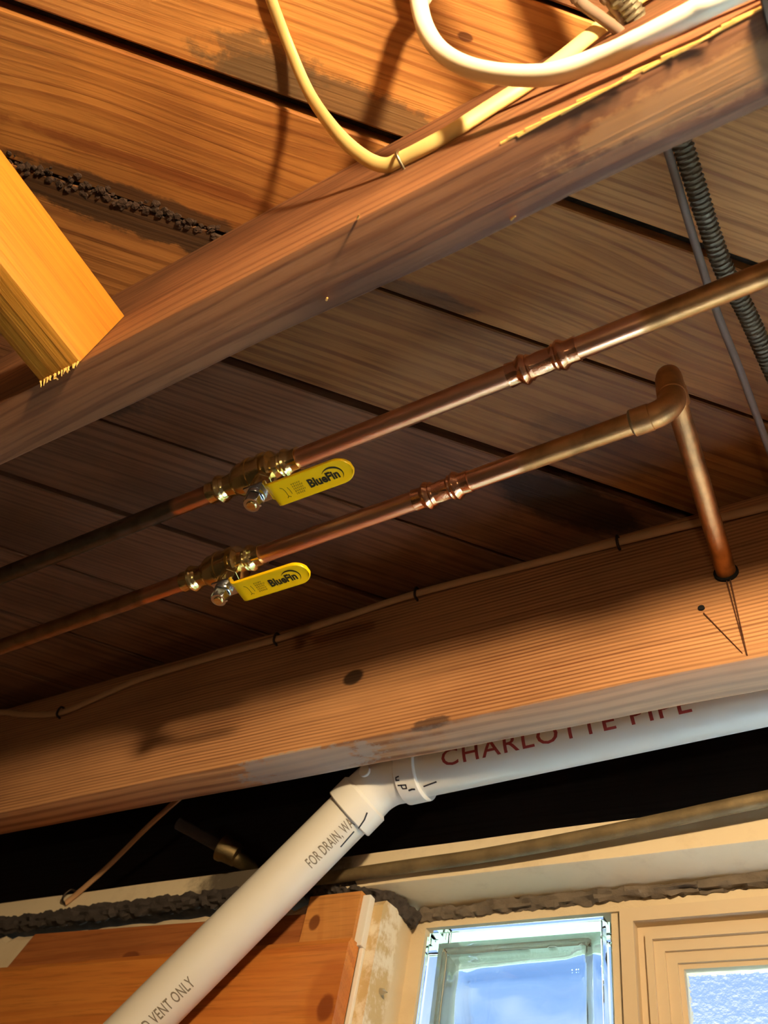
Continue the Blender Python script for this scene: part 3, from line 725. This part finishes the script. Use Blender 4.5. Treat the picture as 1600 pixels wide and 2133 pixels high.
col = ms.mix(ms.math('MAXIMUM', soil, low), col, rgb(52, 42, 36)); ms.l(col, ms.b.inputs['Base Color']); ms.set(Roughness=0.75); ms.bump(g, 0.3)
obj('sill_plate', lumber((XL, 0.672, 0.419), (XR, 0.775, ZJ), 100, 0.0010, 8.0), ms.m, org=(0, 0.74, 0.419), smooth=30, label='cream painted sill plate lying along the top of the wall', cat='sill plate')
def lumpy(path, r, amp, freq, seed, seg=14):
    fr = smooth_path(path, 60)
    return tube(fr, r, seg, rfun=lambda i, s, a: 1.0 + amp * noise.noise(V((s * freq + seed, math.cos(a) * 2, math.sin(a) * 2))) + amp * .5 * noise.noise(V((s * freq * 3, math.cos(a) * 3, math.sin(a) * 3 + seed))))
obj('caulk_seam', lumpy([(XL, .674, .420), (-1.3, .673, .421), (-0.9, .672, .424), (-0.62, .674, .426), (-0.53, .676, .424), (-0.485, .684, .420), (-0.462, .700, .412), (-0.450, .722, .404)], 0.0090, 0.6, 95, 2.0, 24), m_tar, org=(-0.7, .672, .42), smooth=True,
    label='black grimy lumpy seam between the sill plate and wall top', cat='seam')
obj('mortar_bead', lumpy([(-0.450, .726, .412), (-0.3, .725, .4145), (0.0, .724, .4155), (0.5, .724, .416), (XR, .724, .416)], 0.0062, 0.8, 75, 6.0), m_mortar, org=(0, .725, .415), smooth=True,
    label='crumbling grey mortar bead under the sill above the glass block', cat='mortar')
con = [V((-1.2, .6625, .4235)), V((-0.8, .662, .4235)), ony(640, 1832, .6625), ony(700, 1826, .662), ony(860, 1803, .662), ony(1000, 1783, .6615), ony(1200, 1747, .659), ony(1400, 1706, .656), ony(1600, 1663, .653), V((0.25, .648, .468)), V((0.6, .645, .48)), V((XR, .645, .49))]
cable('steel_conduit', con[2:], 0.0066, m_grime_steel, 'old dirty thin conduit running along the sill above the window', cat='conduit', seg=16)
# old pipe stub on the sill
st = thing('pipe_stub', V((-0.665, 0.690, ZJ)), 'old tarnished open pipe fitting standing up from the sill plate', 'pipe fitting')
A = ony(482, 1776, 0.652); D = V((-0.55, -0.35, 0.20)).normalized()
obj('cup', lathe(A - D * 0.010, A + D * 0.03, [(0, 0.006), (0.002, 0.0125), (0.016, 0.0135), (0.020, 0.0150), (0.024, 0.0150), (0.024, 0.0125), (0.008, 0.0110)], 28), m_oldbrass, st, smooth=35)
obj('stem', tube(smooth_path([V((A.x + .004, 0.700, 0.457)), V((A.x + .004, 0.684, 0.4665)), A + V((0.004, 0.006, -0.004)), A], 5), 0.0085, 18), m_oldbrass, st, smooth=35)
obj('inner_pipe', lathe(A, A + D * 0.2, [(0, 0.0068), (0.075, 0.0068)], 18), m_tar, st, smooth=40)
ca = [ony(400, 1640, .60), ony(345, 1688, .612), ony(300, 1730, .628), ony(230, 1800, .652), ony(165, 1858, .6675), ony(138, 1880, .669)]
cable('electrical_cable', ca, 0.0045, m_cable_tan, 'brown cable slanting down from the lower joist to the sill plate', squash=0.6, ref=(0, 1, 0))
q = ony(146, 1870, .672)
obj('cable_staple', tube(smooth_path([q + V((-.004, .003, -.008)), q + V((-.004, -.006, -.006)), q + V((-.001, -.009, 0)), q + V((.003, -.006, .007)), q + V((.003, .003, .009))], 4), 0.0013, 8), m_staple, org=q, smooth=60,
    label='small staple pinning the brown cable to the sill plate', cat='staple')

# ================================================================== knotty pine panelling
pan = thing('wood_paneling', V((-0.8, 0.66, 0.0)), 'orange knotty pine paneling boards under the white drain pipe', 'paneling')
KN = rgb(92, 40, 22)
po = ORG[pan]
def L_(x, y, z): return (x - po.x, y - po.y, z - po.z)
m_p1 = wood('pine_board_wide', rgb(206, 122, 56), rgb(172, 84, 34), period=0.016, warp=0.02, wscale=6, coef=(0, 0.5, 1.0), contrast=0.6, blotch=0.3, tint=(1, 1.15, 1.15), rough=0.35,
            patches=[(L_(-0.481, .645, .292), (0.0095, 0.03, 0.0125), KN, 0.9, 0.4), (L_(-0.481, .645, .300), (0.024, 0.03, 0.036), rgb(160, 84, 34), 0.45, 0.3)])
m_p2 = wood('pine_board_short', rgb(204, 132, 72), rgb(178, 104, 50), period=0.02, warp=0.02, wscale=5, coef=(1.0, 0.3, 0.1), contrast=0.4, blotch=0.25, tint=(1, 1.15, 1.15), rough=0.4,
            patches=[(L_(-0.523, .655, .376), (0.007, 0.03, 0.0085), KN, 0.8, 0.4)])
m_p3 = wood('pine_board_strip', rgb(168, 96, 52), rgb(132, 66, 32), period=0.014, warp=0.02, coef=(0, 0.3, 1.0), contrast=0.5, blotch=0.35, tint=(1, 1.15, 1.15), rough=0.45,
            patches=[(L_(-0.765, .66, .360), (0.014, 0.03, 0.006), KN, 0.7, 0.6)])
def board(x0, x1, y0, y1, zb, zt, mat, ch=0.006, slant=0.0, sag=0.0):
    bm = bmesh.new()
    A = [(y1, zb), (y0 + ch * .6, zb), (y0, zb + ch), (y0, zt - ch), (y0 + ch * .6, zt), (y1, zt)]
    n = 24; rows = []
    for i in range(n + 1):
        t = i / n; rows.append([bm.verts.new((x0 + (x1 - x0) * t + (slant * (z - zb) / (zt - zb) * (1 - t)), y, z + sag * t * ((z - zb) / (zt - zb)))) for y, z in A])
    for i in range(n):
        for k in range(6): bm.faces.new((rows[i][k], rows[i][(k + 1) % 6], rows[i + 1][(k + 1) % 6], rows[i + 1][k]))
    bm.faces.new(rows[0]); bm.faces.new(rows[-1])
    return obj('plank', bm, mat, pan, smooth=25)
board(XL, -0.4705, 0.645, 0.6625, 0.216, 0.3545, m_p1)
for k in range(1, 5): board(XL, -0.4705, 0.645, 0.6625, 0.216 - 0.139 * k, 0.3545 - 0.139 * k - 0.0005, m_p1)
board(-0.536, -0.4745, 0.6545, 0.667, 0.350, 0.404, m_p2, ch=0.001)
board(-0.972, -0.5365, 0.658, 0.667, 0.350, 0.398, m_p3, ch=0.001, slant=0.026, sag=-0.010)
obj('edge_strip', bx(((-0.4745, 0.6585, 0.352), (-0.4655, 0.6675, 0.4015)), ((-0.4705, 0.6630, -0.33), (-0.4655, 0.6675, 0.352))), m_white, pan, bevel=0.001, label='white painted edge strip')
q = V((-0.4548, 0.688, 0.3235))
obj('screw', lathe(q, q + V((0.9, -0.3, -0.25)), [(0, 0.003), (0.004, 0.0027), (0.006, 0.0018), (0.010, 0.0004)], 14), m_steel, org=q, smooth=30, label='small metal screw tip poking out of the stained render', cat='screw')

# ================================================================== glass blocks and window
gm = Mat('aqua_glass'); gm.set(Base_Color=(0.90, 0.975, 0.985, 1), Roughness=0.0, IOR=1.5); gm.b.inputs['Transmission Weight'].default_value = 1.0
def glass_block(zt, label):
    x0, x1 = -0.437, -0.250; zb = zt - 0.187; y0, y1 = 0.722, 0.800
    t = thing('glass_block', V(((x0 + x1) / 2, 0.722, zb)), label, 'glass block', 'glass blocks beside the window')
    bm = bx(((x0, y0, zb), (x1, y1, zt)))
    bmesh.ops.bevel(bm, geom=list(bm.edges), offset=0.006, segments=3, affect='EDGES')
    # hollow core: wavy inner faces, stepped near the rim; wound the other way round
    N = 44; core = []
    for side, ys in ((0, y0 + 0.0075), (1, y1 - 0.0075)):
        g_ = []
        for j in range(N + 1):
            row = []
            for i in range(N + 1):
                u, v = i / N, j / N
                e = min(u, 1 - u, v, 1 - v) * 0.187
                x = x0 + 0.011 + u * (x1 - x0 - 0.022); z = zb + 0.011 + v * (zt - zb - 0.022)
                wv = 0.0024 * noise.noise(V((x * 22 + 3, z * 26, side * 4 + zb))) + 0.0003 * noise.noise(V((x * 60, z * 60 + 7, side * 9)))
                st_ = min(1.0, max(0.0, (e - 0.006) / 0.010)); st_ = st_ * st_ * (3 - 2 * st_)
                step2 = min(1.0, max(0.0, (e - 0.022) / 0.006)) * 0.0015
                d = (1 - st_) * 0.012 + wv * st_ - step2
                row.append(bm.verts.new((x, ys + (d if side == 0 else -d), z)))
            g_.append(row)
        core.append(g_)
    inner = []
    for s in (0, 1):
        for j in range(N):
            for i in range(N):
                g_ = core[s]; q_ = (g_[j][i], g_[j][i + 1], g_[j + 1][i + 1], g_[j + 1][i])
                inner.append(bm.faces.new(q_ if s == 1 else q_[::-1]))
    a, b = core
    ring = [(0, i) for i in range(N)] + [(j, N) for j in range(N)] + [(N, i) for i in range(N, 0, -1)] + [(j, 0) for j in range(N, 0, -1)]
    for k in range(len(ring)):
        (j, i), (j2_, i2) = ring[k], ring[(k + 1) % len(ring)]
        inner.append(bm.faces.new((a[j][i], b[j][i], b[j2_][i2], a[j2_][i2])))
    base = ORG[t]
    bmesh.ops.recalc_face_normals(bm, faces=[f for f in bm.faces if f not in set(inner)])
    bmesh.ops.recalc_face_normals(bm, faces=inner); bmesh.ops.reverse_faces(bm, faces=inner)
    bmesh.ops.translate(bm, verts=bm.verts, vec=-base)
    me = bpy.data.meshes.new('glass_shell'); bm.to_mesh(me); bm.free()
    for p in me.polygons: p.use_smooth = True
    me.set_sharp_from_angle(angle=math.radians(40)); me.materials.append(gm.m)
    o = link(bpy.data.objects.new('glass_shell', me)); o.parent = t; ORG[o] = base
    obj('mortar_joint', bx(((x0 - .002, 0.728, zb - 0.012), (x1 + .002, 0.80, zb - 0.0002))), m_plaster, t)
glass_block(0.398, 'topmost pale aqua wavy glass block below the mortar bead')
glass_block(0.199, 'second glass block down, under the topmost block')
glass_block(0.0, 'third glass block down in the column beside the window')
glass_block(-0.199, 'lowest glass block of the column beside the window')

WX0, WX1, WZ1, WZ0 = -0.239, 0.95, 0.400, -0.40
win = tag(link(bpy.data.objects.new('window_1', None)), kind='structure'); win.location = V((0.1, 0.74, WZ0)) + UP; ORG[win] = V((0.1, 0.74, WZ0))
def frame_ring(x0, x1, z0, z1, wdt, y0, y1):
    bm = bmesh.new()
    pr = [(x0, z0), (x1, z0), (x1, z1), (x0, z1)]; pi_ = [(x0 + wdt, z0 + wdt), (x1 - wdt, z0 + wdt), (x1 - wdt, z1 - wdt), (x0 + wdt, z1 - wdt)]
    O = [[bm.verts.new((x, y, z)) for x, z in pr] for y in (y0, y1)]; I = [[bm.verts.new((x, y, z)) for x, z in pi_] for y in (y0, y1)]
    for k in range(4):
        k2 = (k + 1) % 4
        bm.faces.new((O[0][k], O[0][k2], I[0][k2], I[0][k])); bm.faces.new((O[1][k], I[1][k], I[1][k2], O[1][k2]))
        bm.faces.new((O[0][k], O[1][k], O[1][k2], O[0][k2])); bm.faces.new((I[0][k], I[0][k2], I[1][k2], I[1][k]))
    return bm
steps = [(0.0, 0.012, 0.722, 0.752), (0.012, 0.008, 0.734, 0.752), (0.020, 0.006, 0.728, 0.752), (0.026, 0.009, 0.732, 0.752), (0.035, 0.009, 0.735, 0.752), (0.044, 0.004, 0.738, 0.752)]
for i, (o_, wd_, ya, yb) in enumerate(steps):
    obj('frame', frame_ring(WX0 + o_, WX1 - o_, WZ0 + o_, WZ1 - o_, wd_, ya, yb), m_vinyl, win, bevel=0.0012, smooth=30)
pg = Mat('obscure_glass'); pg.set(Base_Color=(0.93, 0.96, 1, 1), Roughness=0.12, IOR=1.45); pg.b.inputs['Transmission Weight'].default_value = 1.0
cc = pg.coords(); pg.bump(pg.noise(pg.scaled(cc, (1, 1, 1)), 210, 2, 0.5), 0.6, 0.002)
obj('pane', bx(((WX0 + 0.047, 0.742, WZ0 + 0.047), (WX1 - 0.047, 0.746, WZ1 - 0.047))), pg.m, win)

# ================================================================== conduit at the right edge, lamps
obj('steel_strap', bx(((0.0525, 0.086, 0.4532), (0.074, 0.134, 0.4556))), plain('dark_galvanised_steel', rgb(72, 70, 66), 0.5, 0.6), org=(0.06, 0.11, 0.4532), bevel=0.0006, label='dark grey flat steel strap under the upper joist at the right edge', cat='strap')

def em(name, color, strength):
    M = Mat(name); M.set(Base_Color=(0.8, 0.7, 0.5, 1)); M.b.inputs['Emission Color'].default_value = color; M.b.inputs['Emission Strength'].default_value = strength
    return M.m
WARM = (1.0, 0.74, 0.42, 1)
BP = V((0.25, -0.17, 0.3985))
lamp = thing('hanging_bulb', BP, 'bare warm light bulb hanging on a short cord between the joists', 'lamp')
obj('cord', tube([BP + V((0, 0, .095)), V((BP.x, BP.y, ZS))], 0.003, 10), m_cable_white, lamp)
obj('socket', lathe(BP + V((0, 0, .100)), BP, [(0, 0.006), (0.004, 0.014), (0.050, 0.016), (0.076, 0.013)], 24), m_white, lamp, smooth=30)
obj('bulb', lathe(BP + V((0, 0, .052)), BP - V((0, 0, .1)), [(0.018, 0.013), (0.022, 0.0135)] + [(0.052 - 0.026 * math.cos(PI * i / 12), 0.026 * math.sin(PI * i / 12)) for i in range(2, 12)] + [(0.078, 0.001)], 24), em('lit_bulb', WARM, BULB_STRENGTH), lamp, smooth=60)
FP = V((0.35, -1.5, -0.85))  # unseen lamp added for the pipe highlights and a weak warm fill
fl = thing('fill_lamp', V((FP.x, FP.y, -1.6)), 'added unseen lamp with a bare warm bulb, lighting the pipes from behind the camera', 'lamp')
obj('base', lathe(V((FP.x, FP.y, -1.6)), FP, [(0, 0.14), (0.015, 0.14), (0.025, 0.02)], 32), m_dullsteel, fl, smooth=30)
obj('pole', tube([V((FP.x, FP.y, -1.58)), FP - V((0, 0, .05))], 0.011, 16), m_dullsteel, fl, smooth=60)
obj('bulb', lathe(FP - V((0, 0, .052)), FP + V((0, 0, .1)), [(0, 0.013), (0.012, 0.015), (0.028, 0.024), (0.046, 0.030), (0.060, 0.029), (0.072, 0.022), (0.080, 0.010), (0.082, 0.002)], 24), em('lit_fill_bulb', WARM, FILL_LAMP_STRENGTH), fl, smooth=60)
